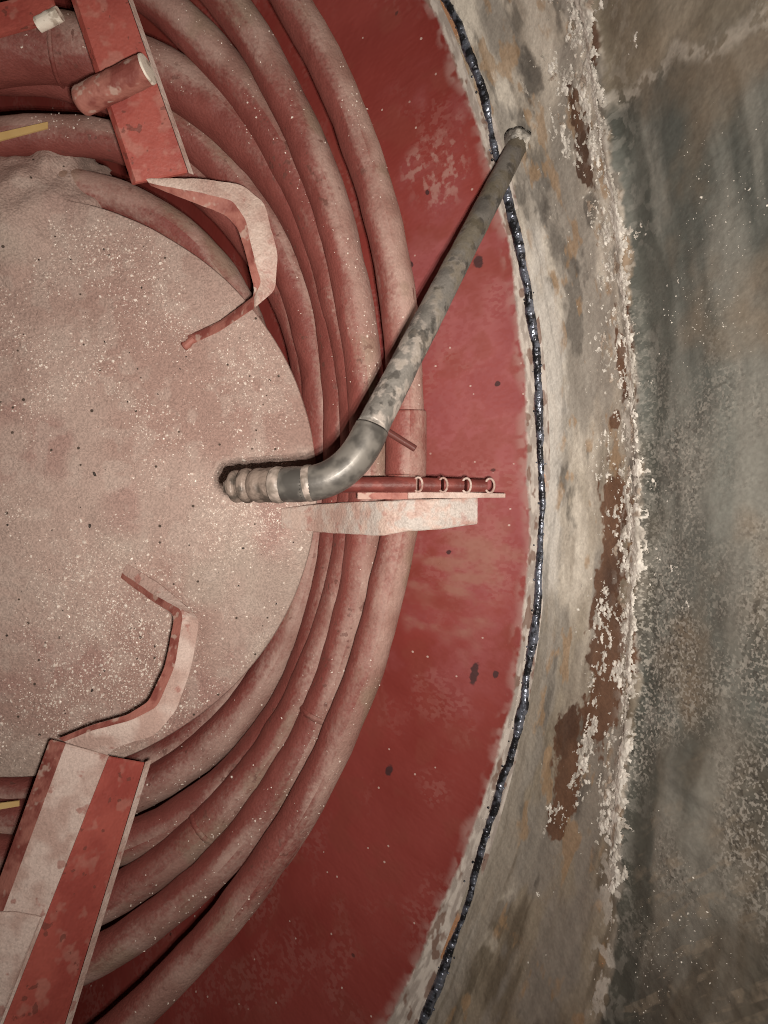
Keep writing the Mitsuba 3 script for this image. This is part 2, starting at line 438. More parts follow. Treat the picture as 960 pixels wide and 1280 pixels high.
def pipe_steel_color(p, n, uv):
    a = fbm(p.x * 55, p.y * 55, p.z * 55, 4); b = fbm(p.x * 22, p.y * 22, p.z * 22 + 6, 3); f = noise(p.x * 600, p.y * 600, p.z * 600)
    a2 = fbm(p.x * 120, p.y * 120, p.z * 120, 4)
    c = mix((.15, .140, .130), (.26, .243, .225), smoothstep(.35, .6, b))
    c = mix(c, (.55, .485, .44), smoothstep(.45, .57, a * .5 + a2 * .5) * .8 * smoothstep(.36, .14, p.y + (b - .5) * .3))
    c = mix(c, (.055, .05, .046), smoothstep(.56, .68, fbm(p.x * 90, p.y * 90, p.z * 90 + 7, 4)) * .7)
    c = mix(c, (.22, .185, .125), smoothstep(.12, .36, p.y + (a2 - .5) * .5) * smoothstep(.40, .6, a) * .6)
    return c * (.56 + .2 * f)


scene['branch_steel'] = bumped(principled(proc(pipe_steel_color), .50, .15, .5), soft_bump, .0009)
scene['wall_weld'] = bumped(principled(proc(lambda p, n, uv: mix((.16, .15, .135), (.52, .49, .44), smoothstep(.44, .60, fbm(p.x * 70, p.y * 70, p.z * 70, 5)))), .5, .1, .5), soft_bump, .0025)
scene['elbow_steel'] = bumped(principled(proc(lambda p, n, uv: mix((.062, .058, .054), (.150, .140, .128), smoothstep(.35, .65, fbm(p.x * 60, p.y * 60, p.z * 60, 4)))), .38, .3, .55), soft_bump, .00012)
scene['fitting_metal'] = bumped(principled(proc(lambda p, n, uv: mix((.055, .044, .037), (.17, .132, .112), smoothstep(.36, .60, fbm(p.x * 80, p.y * 80, p.z * 80, 4)))), .5, .1, .5), soft_bump, .0012)
scene['pale_ferrule'] = bumped(principled(proc(lambda p, n, uv: mix((.12, .10, .085), (.27, .225, .20), smoothstep(.36, .60, fbm(p.x * 90, p.y * 90, p.z * 90, 3)))), .5, .0, .5), soft_bump, .001)
scene['pale_metal'] = two(principled(proc(lambda p, n, uv: mix((.42, .36, .30), (.74, .68, .60), smoothstep(.32, .5, fbm(p.x * 160, p.y * 160, p.z * 160, 4)))), .5))
scene['yellow_strip'] = two(principled(proc(lambda p, n, uv: mix((.50, .33, .13), (.62, .44, .20), fbm(p.x * 60, p.y * 60, p.z * 60, 3))), .7))
scene['grit_grain'] = two(principled((.72, .64, .58), .35, spec=.6))
scene['dark_grain'] = two(principled((.05, .04, .035), .7))


scene['strap_dust'] = bumped(principled(proc(strap_color), .55, spec=.45), sand_bump, .0011)
scene['rod_paint'] = bumped(principled(proc(lambda p, n, uv: mix((.115, .026, .022), (.19, .048, .040), smoothstep(.35, .65, fbm(p.x * 70, p.y * 70, p.z * 70, 4)))), .5, spec=.4), soft_bump, .0006)
scene['dark_red_rod'] = two(principled((.11, .035, .03), .5))


# ------------------------------------------------------------------ the tank
def wall_sheet(s0, s1, z0, z1, ns, nz, h):
    s, z = np.meshgrid(np.linspace(s0, s1, ns), np.linspace(z0, z1, nz), indexing='ij')
    v = wall_pt(s.ravel(), z.ravel(), h(s.ravel(), z.ravel()))
    return trimesh.Trimesh(v, tri(grid_faces(ns, nz)), process=False)


from scipy.interpolate import PchipInterpolator
WELD = np.array([(-.9, .768), (-.75, .771), (-.605, .772), (-.555, .773), (-.5, .775), (-.454, .766), (-.424, .756), (-.367, .756), (-.315, .757), (-.263, .758), (-.213, .755), (-.171, .757), (-.12, .754),
                 (-.039, .75), (.023, .756), (.084, .758), (.145, .76), (.206, .76), (.257, .759), (.296, .768), (.348, .763), (.414, .751), (.486, .755), (.552, .766), (.609, .775), (.686, .783), (.8, .785), (.9, .785)])
CIRC = math.pi * TR
tank = thing('tank_wall', 'curved steel tank wall, red paint below a dark weld and scaly grey metal to the right', 'tank wall')


RZ = PchipInterpolator([.0, .3, .6, .9, 1.05, 1.15, 1.22, 1.30, 1.37, 1.41, TR], [-.25, -.22, -.12, .10, .30, .46, .55, .635, .70, .735, .757])      # dished tank bottom
ZR = PchipInterpolator(RZ(np.linspace(.2, TR, 300)), np.linspace(.2, TR, 300))


def dish_pt(s, r, h=0.0):
    th = np.asarray(s, float) / TR
    dz = RZ.derivative()(r); n = np.sqrt(1 + dz ** 2)
    rr = r - h * dz / n
    return np.stack(np.broadcast_arrays(TC[0] + rr * np.cos(th), TC[1] - rr * np.sin(th), RZ(r) + h / n), -1)


def weld_z(s): return np.interp(s, WELD[:, 0], WELD[:, 1], left=.768, right=.785)


def h_red(s, z):
    P = np.stack([s * 5, z * 5, 0 * s], -1)
    return (meshkit.fbm(P, 3, 1) - .5) * .007


def h_grey(s, z):
    P = np.stack([s, z * .55, 0 * s], -1)
    lump = (meshkit.fbm(P * 9, 3, 2) - .5) * .009 + (meshkit.fbm(P * 45, 3, 4) - .5) * .0030
    seam = .0060 * np.clip((.44 - s) / .15, 0, 1) * np.exp(-((z - seam_w(s) - .008) / .012) ** 2) * (.55 + .9 * meshkit.fbm(np.stack([s * 22, z * 40, 0 * s], -1), 3, 3))
    step = .003 / (1 + np.exp(-(z - seam_w(s) - .018) / .005))
    ripple = (meshkit.fbm(np.stack([s * 46, z * 6, 0 * s + 4], -1), 3, 5) - .5) * .011 * np.clip((z - 1.07) / .05, 0, 1) * np.clip((s - .05) / .2, 0, 1)
    return lump + seam - step + ripple


s, r = np.meshgrid(np.linspace(-1.5, 1.5, 760), np.r_[np.linspace(.02, .85, 40), np.linspace(.86, 1.437, 260)], indexing='ij')
s, r = s.ravel(), r.ravel()
add('tank_wall__dished_bottom', trimesh.Trimesh(dish_pt(s, r, h_red(s, r)), tri(grid_faces(760, 300)), process=False), 'red_wall_paint', smooth=True, label='red painted dished bottom, bare along its rim')
add('tank_wall__grey_course', wall_sheet(-1.3, 1.3, .753, 1.70, 1300, 480, h_grey), 'grey_wall_steel', smooth=True, label='grey scaly bare steel band right of the dark weld')
# the rest of the tank that closes round behind the picture
far = np.concatenate([np.linspace(1.3, 2 * CIRC - 1.3, 90)])
sv, rv = np.meshgrid(np.linspace(1.5, 2 * CIRC - 1.5, 90), np.linspace(.02, 1.435, 30), indexing='ij')
add('tank_wall__dished_bottom', trimesh.Trimesh(dish_pt(sv.ravel(), rv.ravel()), tri(grid_faces(90, 30)), process=False), 'red_wall_paint', smooth=True)
sv, zv = np.meshgrid(far, np.linspace(.757, 2.45, 20), indexing='ij')
add('tank_wall__grey_course', trimesh.Trimesh(wall_pt(sv.ravel(), zv.ravel()), tri(grid_faces(90, 20)), process=False), 'grey_wall_steel', smooth=True)
sv, zv = np.meshgrid(np.linspace(-1.3, 1.3, 40), np.array([1.70, 2.45]), indexing='ij')
add('tank_wall__grey_course', trimesh.Trimesh(wall_pt(sv.ravel(), zv.ravel(), .0), tri(grid_faces(40, 2)), process=False), 'grey_wall_steel', smooth=True)

# weld bead: overlapping ripples, slag and spatter
ss = np.linspace(-.85, .85, 3400)
zz = PchipInterpolator(WELD[:, 0], WELD[:, 1])(ss) + (meshkit.fbm(np.stack([ss * 26, 0 * ss, 0 * ss], -1), 5, 8) - .5) * .013
cell = (ss / .0062 + (meshkit.noise(np.stack([ss * 40, 0 * ss, 0 * ss], -1), 9) - .5) * 2)
saw = cell - np.floor(cell)
wr = .0028 + .0046 * meshkit.fbm(np.stack([ss * 20, 0 * ss, 0 * ss], -1), 3, 11) + .0006 * np.sqrt(np.clip(1 - saw, 0, 1))
bead, _ = tube(wall_pt(ss, zz, -.001), wr, 14, bump=lambda v: (meshkit.fbm(v * 70, 5, 5) - .5) * .0042)
add('tank_wall__weld_bead', bead, 'weld_metal', smooth=True, label='dark bluish weld bead running down between red paint and grey steel')
parts = []
for _ in range(260):
    s = rng.uniform(-.7, .8); z = float(weld_z(s)) + rng.normal(0, .010)
    r = rng.uniform(.0006, .0020)
    m = trimesh.creation.icosphere(1, r); m.apply_translation(wall_pt(s, z, r * .4)); parts.append(m)
add('tank_wall__weld_spatter', trimesh.util.concatenate(parts), 'weld_metal', smooth=True, kind='stuff')

# crust of mineral scale: a rough sheet that stands proud of the wall only where the scale holds
def crust_mass(s, z):
    c = seam_w(s) + .004 + (meshkit.fbm(np.stack([s * 6, 0 * s, 0 * s], -1), 2, 40) - .5) * .03
    core = 1.14 * np.exp(-((z - c + .001) / .015) ** 2) * (.42 + .95 * meshkit.fbm(np.stack([s * 16, z * 12, 0 * s], -1), 3, 50))
    wide = .66 * np.exp(-((z - c + .018) / np.where(z > c - .018, .026, .046)) ** 2)
    pads = 0
    for (a, b, rs, rz, k) in ((-.40, .955, .075, .05, .62), (-.33, 1.0, .06, .03, .6), (-.14, .955, .08, .04, .55), (-.03, .945, .05, .03, .6), (.165, .945, .05, .03, .62), (.22, .955, .06, .03, .6),
                              (.30, .965, .06, .03, .72), (.35, .965, .04, .025, .62), (.385, .925, .03, .02, .6), (.27, 1.01, .06, .014, .5), (-.43, .97, .05, .05, .6)):
        pads = np.maximum(pads, k * np.exp(-((s - a) / rs) ** 2 - ((z - b) / rz) ** 2))
    fadeend = np.clip((.47 - s) / .12, 0, 1)
    n1 = meshkit.fbm(np.stack([s * 46, z * 54, 0 * s], -1), 5, 60)
    n2 = meshkit.fbm(np.stack([s * 190, z * 230, 0 * s], -1), 3, 70)
    return (np.maximum(np.maximum(core, wide), pads) * fadeend + (n1 - .5) * 1.3 + (n2 - .5) * 1.35) - .64


ns, nz = 1250, 320
s, z = np.meshgrid(np.linspace(-.62, .56, ns), np.linspace(.86, 1.12, nz), indexing='ij')
s, z = s.ravel(), z.ravel()
m = crust_mass(s, z)
hh = np.clip(m, -.12, .30) * .0062 + (meshkit.fbm(np.stack([s * 330, z * 260, 0 * s], -1), 2, 80) - .5) * .0022 * (m > 0)
q = grid_faces(ns, nz)
q = q[(m[q] > -.035).all(1)]
v = wall_pt(s, z, h_grey(s, z) + hh)
f = tri(q)
used, inv = np.unique(f, return_inverse=True)
add('tank_wall__mineral_crust', trimesh.Trimesh(v[used], inv.reshape(-1, 3), process=False), 'mineral_crust', smooth=True, label='whitish crust of scale along the seam in the grey wall', kind='stuff')


def grains(pos, nrm, size, seed):
    """Many small angular grains as one mesh."""
    r = np.random.default_rng(seed)
    base = trimesh.creation.icosahedron(); bv, bf = np.array(base.vertices), np.array(base.faces)
    n = len(pos)
    k = r.uniform(.6, 1.3, (n, 12, 1)); sc = r.uniform(.6, 1.4, (n, 1, 3))
    A = r.normal(size=(n, 3, 3)); Q = np.linalg.qr(A)[0]
    v = np.einsum('kij,kvj->kvi', Q, bv[None] * k * sc) * np.asarray(size).reshape(-1, 1, 1) + np.asarray(pos)[:, None]
    f = (bf[None] + (np.arange(n) * 12)[:, None, None]).reshape(-1, 3)
    return trimesh.Trimesh(v.reshape(-1, 3), f, process=False)


# loose flakes of scale sticking to the wall
N = 26000
s = rng.uniform(-.62, .60, N); z = rng.uniform(.86, 1.30, N)
keep = (crust_mass(s, np.minimum(z, 1.12)) + rng.uniform(-.25, .22, N) > .02) & (z < 1.12)
dens = meshkit.fbm(np.stack([s * 8, z * 7, 0 * s], -1), 3, 91)
keep |= (dens + rng.uniform(-.40, .0, N) > .585) & (z > 1.06)
s, z = s[keep], z[keep]
add('tank_wall__scale_flake', grains(wall_pt(s, z, h_grey(s, z) + .001), None, np.exp(rng.normal(-7.15, .40, len(s))) * np.where(z > 1.05, .45, 1), 5), 'mineral_crust', label='loose whitish flakes of scale on the grey wall', kind='stuff')

# ------------------------------------------------------------------ heating coil: oval turns, each a pipe
coil = thing('heating_coil', 'large coil of dusty red pipes winding round the round plate', 'heating coil')
#          cx      cy      R       e1      e2     depth below the lens
TURNS = [(-0.3526, 0.1914, 0.3298, 0.0765, -0.0097, 1.135), (-0.3126, 0.0607, 0.3708, -0.1334, -0.0426, 1.115), (-0.3344, 0.0813, 0.4093, -0.1309, -0.0091, 1.085), (-0.3011, 0.0743, 0.4044, -0.1842, -0.0118, 1.05), (-0.4723, 0.0987, 0.5897, -0.0749, 0.0086, 1.015), (-0.488, 0.1193, 0.6132, -0.1111, 0.0226, 0.98), (-0.7331, 0.1024, 0.9027, -0.0215, -0.0098, 0.94)]


RAD = (.0268, .0268, .0272, .0285, .0262, .0248, .0236)


def turn_rad(k, t):
    """The pipe's radius; the fourth turn swells into a fat bend at its far upper end."""
    r = np.full(np.shape(t), RAD[k])
    if k == 3:
        def st(a, b): q = np.clip((t - a) / (b - a), 0, 1); return q * q * (3 - 2 * q)
        r = r + .0055 * st(-.45, -1.15) + .0095 * st(-1.36, -1.46) - .015 * st(-2.2, -2.6)
    return r


def turn_pt(k, t, grow=0.0):
    cx, cy, R, e1, e2, d = TURNS[k]
    r = R * (1 + e1 * (np.cos(2 * t) - 1) + e2 * np.sin(2 * t)) + grow - (turn_rad(k, t) - .0240)
    return np.stack([cx + r * np.cos(t), cy - r * np.sin(t), CAM[2] - d - .03 * np.sin(t) + 0 * t], -1)


for k in range(len(TURNS)):
    t = np.linspace(-np.pi, np.pi, 520, endpoint=False)
    P = turn_pt(k, t)
    P = P + (meshkit.fbm(P * 5 + k * 7, 3, 12) - .5)[:, None] * np.array([.010, .010, .006])
    m, uv = tube(P, turn_rad(k, t), 36, closed=True, bump=lambda v: (meshkit.fbm(v * 24, 4, 6) - .5) * .0052)
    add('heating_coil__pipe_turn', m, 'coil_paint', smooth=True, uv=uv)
# joints: a socket on the inner turn, one on the outer, a thick one at the upper left
for k, t0, t1, r in ((1, -.118, .03, .0282), (6, -.035, .06, .0264), (4, -.36, -.30, .0276)):
    t = np.linspace(t0, t1, 40)
    P = turn_pt(k, t)
    P = P + (meshkit.fbm(P * 5 + k * 7, 3, 12) - .5)[:, None] * np.array([.010, .010, .006])
    rr = np.full(40, r); rr[[0, -1]] -= .0012
    m, uv = tube(P, rr, 28)
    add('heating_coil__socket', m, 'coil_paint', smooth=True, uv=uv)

for k, t0 in ((3, -1.53), (5, .62), (4, .95)):
    t = t0 + np.linspace(-.006, .006, 9)
    P = turn_pt(k, t)
    P = P + (meshkit.fbm(P * 5 + k * 7, 3, 12) - .5)[:, None] * np.array([.010, .010, .006])
    m, uv = tube(P, turn_rad(k, t) + .0018 * np.sin(np.linspace(0, np.pi, 9)), 40, bump=lambda v: (meshkit.fbm(v * 190, 3, 9) - .5) * .0036)
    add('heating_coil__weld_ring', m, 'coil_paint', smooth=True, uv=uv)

# ------------------------------------------------------------------ the round plate, its dust and grit
plate = thing('round_plate', 'round flat plate covered with pinkish grit and dust inside the coil', 'plate')
PC, PR, PZ = np.array([-.3328, .0382]), .3941, .600
rr_ = np.r_[np.linspace(0, PR - .004, 90), PR - .0015, PR, PR, PR - .001]
zz_ = np.r_[np.zeros(90), -.0006, -.003, -.011, -.012]
th = np.linspace(0, 2 * np.pi, 361)[:-1]
Rg, Tg = np.meshgrid(rr_, th, indexing='ij')
wob = 1 + (meshkit.fbm(np.stack([np.cos(Tg) * 3, np.sin(Tg) * 3, 0 * Tg], -1), 2, 30) - .5) * .008
x, y = PC[0] + Rg * wob * np.cos(Tg), PC[1] + Rg * wob * np.sin(Tg)
dent = (meshkit.fbm(np.stack([x * 6, y * 6, 0 * x], -1), 3, 31) - .5) * .010 + (meshkit.fbm(np.stack([x * 40, y * 40, 0 * x], -1), 2, 32) - .5) * .002
zp = PZ + zz_[:, None] + dent * (np.arange(len(rr_)) < 91)[:, None] + dent * (np.arange(len(rr_)) >= 91)[:, None]
add('round_plate__sheet', trimesh.Trimesh(np.stack([x, y, zp], -1).reshape(-1, 3), tri(grid_faces(len(rr_), 360, close=True)), process=False), 'dusty_plate', smooth=35)


def plate_z(x, y):
    return PZ + (meshkit.fbm(np.stack([x * 6, y * 6, 0 * x], -1), 3, 31) - .5) * .010 + (meshkit.fbm(np.stack([x * 40, y * 40, 0 * x], -1), 2, 32) - .5) * .002


N = 60000
a = rng.uniform(0, 2 * np.pi, N); r = PR * .985 * np.sqrt(rng.uniform(0, 1, N))
x, y = PC[0] + r * np.cos(a), PC[1] + r * np.sin(a)
den = meshkit.fbm(np.stack([x * 11, y * 11, 0 * x], -1), 3, 44)
fin = meshkit.fbm(np.stack([x * 60, y * 60, 0 * x], -1), 2, 45)
pile = np.zeros(N)
for (px, py, pr, k) in ((-.06, .20, .07, .22), (-.12, .245, .04, .22), (-.20, -.05, .06, .22), (-.03, -.02, .05, .16), (-.17, -.19, .09, .25), (-.25, -.22, .10, .2), (-.36, .12, .05, .12)):
    pile = np.maximum(pile, k * np.exp(-((x - px) ** 2 + (y - py) ** 2) / pr ** 2))
keep = (x > -.50) & (den * .75 + fin * .25 + pile * 1.2 + rng.uniform(-.44, .0, N) > .44)
x, y = x[keep], y[keep]
size = np.exp(rng.normal(-7.35, .45, len(x)))
print('grit', len(x))
add('grit', grains(np.stack([x, y, plate_z(x, y) + size * .5], -1), None, size, 8), 'grit_grain', label='pale sparkling blasting grit strewn over the round plate', cat='grit', kind='stuff')
N = 120
a = rng.uniform(0, 2 * np.pi, N); r = PR * .97 * np.sqrt(rng.uniform(0, 1, N)); x, y = PC[0] + r * np.cos(a), PC[1] + r * np.sin(a)
size = np.exp(rng.normal(-6.9, .35, N)); size[0] = .0035; x[0], y[0] = -.242, .055
add('dirt', grains(np.stack([x, y, plate_z(x, y) + size * .3], -1), None, size, 9), 'dark_grain', label='dark specks of dirt lying among the pale grit', cat='dirt', kind='stuff')

# grit caught on the coil's crowns
pts = []
for k in range(1, len(TURNS)):
    n = 1500
    t = rng.uniform(-1.6, 1.6, n); P0 = turn_pt(k, t)
    P0 = P0 + (meshkit.fbm(P0 * 5 + k * 7, 3, 12) - .5)[:, None] * np.array([.010, .010, .006])
    den = meshkit.fbm(P0 * 14 + 3, 3, 77)
    ok = den + rng.uniform(-.3, .1, n) > .50
    P0, t = P0[ok], t[ok]
    out = turn_pt(k, t, 1.0) - turn_pt(k, t); out /= np.linalg.norm(out, axis=1, keepdims=True)
    an = rng.normal(.25, .45, len(t))
    pts.append(P0 + (turn_rad(k, t) + .0002)[:, None] * (np.sin(an)[:, None] * out + np.cos(an)[:, None] * np.array([0, 0, 1.0])))
pts = np.vstack(pts)
add('coil_grit', grains(pts, None, np.exp(rng.normal(-7.35, .35, len(pts))), 10), 'grit_grain', label='pale grit caught along the tops of the coil pipes', cat='grit', kind='stuff')

# heap of dust at the upper left
g = np.linspace(-1.35, 1.35, 90)
X, Y = np.meshgrid(g, g, indexing='ij')
rad = np.sqrt(X ** 2 + Y ** 2)
edge = 1 + (meshkit.fbm(np.stack([X * 2, Y * 2, 0 * X], -1), 3, 55) - .5) * .9
hgt = .066 * np.clip(1 - (rad / np.clip(edge, .4, 2)) ** 2, -1.6, 1) + (meshkit.fbm(np.stack([X * 3, Y * 3, 0 * X], -1), 2, 56) - .5) * .012
hx, hy = -.365 + X * .115, .395 + Y * .125
q = grid_faces(90, 90)
q = q[(hgt.ravel()[q] > -.085).all(1)]
heapm = trimesh.Trimesh(np.stack([hx, hy, .560 + hgt], -1).reshape(-1, 3), tri(q), process=False)
add('dust_heap', heapm, 'dusty_plate', smooth=True, label='smooth heap of pinkish dust burying the coil at the upper left edge', cat='dust heap')

# ------------------------------------------------------------------ brackets that hold the plate
LO_I = [(-0.2096, -0.0895, 0.597), (-0.1673, -0.116, 0.622), (-0.1276, -0.131, 0.677), (-0.136, -0.1896, 0.702), (-0.1538, -0.2292, 0.717), (-0.1774, -0.2427, 0.722), (-0.2232, -0.2557, 0.717), (-0.2596, -0.2711, 0.712)]
LO_M = [(-0.2049, -0.079, 0.605), (-0.1608, -0.1056, 0.63), (-0.1126, -0.1231, 0.685), (-0.1194, -0.1885, 0.71), (-0.1393, -0.2365, 0.725), (-0.1694, -0.2505, 0.73), (-0.2195, -0.2633, 0.725), (-0.2482, -0.275, 0.72)]
LO_O = [(-0.1976, -0.0659, 0.605), (-0.1473, -0.095, 0.63), (-0.0916, -0.1348, 0.685), (-0.1, -0.193, 0.71), (-0.1165, -0.2414, 0.725), (-0.1404, -0.2692, 0.73), (-0.1843, -0.2823, 0.725), (-0.1983, -0.2929, 0.72)]
UP_I = [(-0.1515, 0.4116, 0.697), (-0.1045, 0.3944, 0.697), (-0.0628, 0.3806, 0.697), (-0.0457, 0.3632, 0.697), (-0.0338, 0.3224, 0.692), (-0.0271, 0.2942, 0.677), (-0.0284, 0.2876, 0.667), (-0.0737, 0.2644, 0.627), (-0.1197, 0.2503, 0.597)]
UP_M = [(-0.1551, 0.4149, 0.705), (-0.0938, 0.4078, 0.705), (-0.0503, 0.3995, 0.705), (-0.0344, 0.377, 0.705), (-0.0225, 0.3254, 0.7), (-0.0146, 0.3028, 0.685), (-0.0251, 0.2833, 0.675), (-0.071, 0.2592, 0.635), (-0.1177, 0.2462, 0.605)]
UP_O = [(-0.1599, 0.4206, 0.705), (-0.0919, 0.4251, 0.705), (-0.0394, 0.4205, 0.705), (-0.0103, 0.3989, 0.705), (0.0069, 0.3341, 0.7), (0.0029, 0.2931, 0.685), (-0.0251, 0.2696, 0.675), (-0.0721, 0.2472, 0.635), (-0.1144, 0.2341, 0.605)]
RT_T = [(0.0109, 0.0076, 0.61), (0.0575, 0.0129, 0.64), (0.1004, 0.0153, 0.705), (0.1363, 0.0157, 0.745), (0.163, 0.0176, 0.755), (0.2045, 0.0186, 0.76), (0.2513, 0.0206, 0.765)]
RT_B = [(0.0109, -0.0194, 0.61), (0.0575, -0.0245, 0.64), (0.1003, -0.0262, 0.705), (0.1363, -0.0273, 0.745), (0.165, -0.0212, 0.755), (0.2045, -0.0192, 0.76), (0.2513, -0.0123, 0.765)]

b = thing('lower_bracket', 'dusty angle bracket with clean red side, running from plate to lower left corner', 'bracket')
bar_, side_ = ribbon(LO_I, LO_M, LO_O)
add(b + '__strap', bar_, 'dusty_bar', smooth=35, label='bent dusty strap reaching onto the round plate')
add(b + '__strap_edge', side_, 'worn_red_paint', smooth=35, label='red edge of the bent strap')
top = np.array([(-0.275, -0.28, 0.69), (-0.2541, -0.2835, 0.698), (-0.203, -0.3007, 0.698), (-0.1647, -0.3205, 0.668)])
bot = np.array([(-0.3656, -0.5803, 0.765), (-0.3467, -0.5754, 0.775), (-0.3033, -0.5799, 0.775), (-0.2463, -0.6099, 0.74)])
bot = bot + (bot - top) * .5
add(b + '__lip', slab([top[0], top[1], bot[1], bot[0]], (.002, -.001, -.006)), 'worn_red_paint', smooth=25, label='narrow red lip on the left edge')
add(b + '__dusty_flange', slab([top[1] + [0, 0, .0015], top[2] + [0, 0, .0015], bot[2] + [0, 0, .0015], bot[1] + [0, 0, .0015]], (0, 0, -.0065)), 'dusty_bar', smooth=25, label='upper flange under a coat of pinkish dust')
add(b + '__red_flange', slab([top[2], top[3], bot[3], bot[2]], (-.003, -.002, -.006), .0016), 'bracket_paint', smooth=25, label='clean red flange on the right side')
rim_ = np.array([.0075, .001, -.006])
add(b + '__flange_rim', slab([top[3] + [.0006, 0, .0004], top[3] + rim_, bot[3] + rim_, bot[3] + [.0006, 0, .0004]], (0, 0, -.004), .0008), 'dusty_bar', smooth=25, label='pale dusty rim along the red flange')
gus = np.array([(-0.3567, -0.4457, 0.767), (-0.2921, -0.4556, 0.758), (-0.2652, -0.4648, 0.755), (-0.2874, -0.5251, 0.772), (-0.3065, -0.5815, 0.785), (-0.3876, -0.5694, 0.79)])
add(b + '__lap_plate', slab(gus + [0, 0, .003], (0, 0, -.006)), 'dusty_bar', smooth=25, label='paler dusty plate lapped over the lower end')

b = thing('upper_bracket', 'flat red bar with a clamped crosspiece and bent strap above the round plate', 'bracket')
bar = np.array([(-0.2498, 0.6684, 0.76), (-0.1941, 0.6748, 0.76), (-0.1066, 0.4302, 0.705), (-0.1695, 0.413, 0.705)])
bar[:2] += (bar[:2] - bar[[3, 2]]) * .5
add(b + '__bar', slab(bar, (-.006, -.001, -.008), .0018), 'bracket_paint', smooth=25)
add(b + '__bar_rim', slab([bar[1] + [.0006, 0, 0], bar[1] + [.0060, .001, -.006], bar[2] + [.0060, .001, -.006], bar[2] + [.0006, 0, 0]], (0, 0, -.004), .0008), 'dusty_bar', smooth=25, label='pale dusty edge of the red bar')
cl, cr = np.array([-.232, .488, .738]), np.array([-.146, .516, .772])
tt = np.linspace(0, 1, 40)
m, uv = tube(cl + (cr - cl) * tt[:, None], .0172 * np.minimum(1, np.sqrt(np.clip(1 - (1 - np.clip(tt / .10, .02, 1)) ** 2, 0, 1))), 36, bump=lambda v: (meshkit.fbm(v * 110, 3, 6) - .5) * .002)
add(b + '__crosspiece', m, 'worn_red_paint', smooth=50, label='dull red round crosspiece lying over the bar')
m, uv = tube(cr + (cr - cl) * np.array([-.012, .004, .022, .030])[:, None], [.0168, .0172, .0168, .0155], 36, bump=lambda v: (meshkit.fbm(v * 160, 3, 6) - .5) * .0016)
add(b + '__cut_end', m, 'pale_metal', smooth=35, label='whitish bare cut end of the crosspiece')
bar_, side_ = ribbon(UP_I[:7], UP_M[:7], UP_O[:7])
add(b + '__strap', bar_, 'strap_dust', smooth=35, label='bent pale strap hooking down to the plate')
add(b + '__strap_edge', side_, 'worn_red_paint', smooth=35, label='red edge of the bent strap')
bar_, side_ = ribbon(UP_I[6:], UP_M[6:], UP_O[6:])
add(b + '__strap_foot', trimesh.util.concatenate([bar_, side_]), 'worn_red_paint', smooth=35, label='red foot of the strap standing on the plate')
foot, _ = tube(spline([(-.110, .2440, .607), (-.116, .238, .606), (-.123, .233, .603)], 14), np.linspace(.0045, .0062, 14), 12, bump=lambda v: (meshkit.fbm(v * 220, 2, 6) - .5) * .004)
add(b + '__foot_weld', foot, 'worn_red_paint', smooth=True)
b = thing('corner_bar', 'red bar with a pale tip in the upper left corner', 'bar')
add(b + '__bar', slab([(-.42, .555, .75), (-.257, .6117, .75), (-.2499, .5824, .75), (-.42, .515, .75)], (0, 0, -.010), .002), 'bracket_paint', smooth=25)
tl, tr = np.array([-.272, .571, .748]), np.array([-.2455, .581, .757])
tip, uv = tube(tl + (tr - tl) * np.linspace(0, 1, 12)[:, None], .0085, 24, bump=lambda v: (meshkit.fbm(v * 160, 3, 6) - .5) * .002)
add(b + '__pale_tip', tip, 'pale_metal', smooth=40, label='whitish bare tip of the bar')

b = thing('side_bracket', 'dusty strap with red rods and eye loops reaching right towards the weld', 'bracket')
I = [(x, y + .001, z - .012) for x, y, z in RT_T]
bar_, side_ = ribbon(I, RT_T, RT_B)
add(b + '__strap', bar_, 'strap_dust', smooth=35, label='dusty strap, greyish at its right end')
add(b + '__strap_edge', side_, 'dusty_bar', smooth=35)
add(b + '__flange', slab([(0.102, 0.0302, 0.755), (0.102, 0.0184, 0.755), (0.1645, 0.0185, 0.758), (0.1645, 0.0284, 0.758)], (0, 0, -.004), .0008), 'worn_red_paint', smooth=25)
add(b + '__flange', slab([(0.1641, 0.0195, 0.76), (0.2875, 0.0207, 0.765), (0.2875, 0.0257, 0.765), (0.1641, 0.0294, 0.76)], (0, 0, -.004), .0008), 'dusty_bar', smooth=25)
rods = np.array([(0.0709, 0.0362, 0.75), (0.1742, 0.0363, 0.76), (0.2051, 0.0359, 0.762), (0.2342, 0.0355, 0.764), (0.2634, 0.0351, 0.766)])
for k in range(4):
    p, q = rods[k] + [.003 if k else 0, 0, 0], rods[k + 1] - [.001, 0, 0]
    m, uv = tube(np.linspace(p, q, 12), .0098 - .0006 * k, 22)
    add(b + '__rod', m, 'rod_paint', smooth=50)
    e = q + [.002, 0, .002]
    an = np.linspace(0, 2 * np.pi, 30)[:-1]
    loop = np.stack([e[0] + .0046 * np.cos(an), e[1] + .0088 * np.sin(an), e[2] + .006 + .004 * np.cos(an)], -1)
    loop = np.vstack([loop, loop[0]])
    m, uv = tube(loop, .0014, 10)
    add(b + '__eye', m, 'dusty_bar', smooth=True)
m, uv = tube(np.linspace((0.1369, 0.1036, 0.755), (0.1722, 0.0804, 0.765), 8), .0042, 14)
add('stub_rod', m, 'dark_red_rod', smooth=50, label='short thin red rod sticking out beside the grey pipe bend', cat='rod')

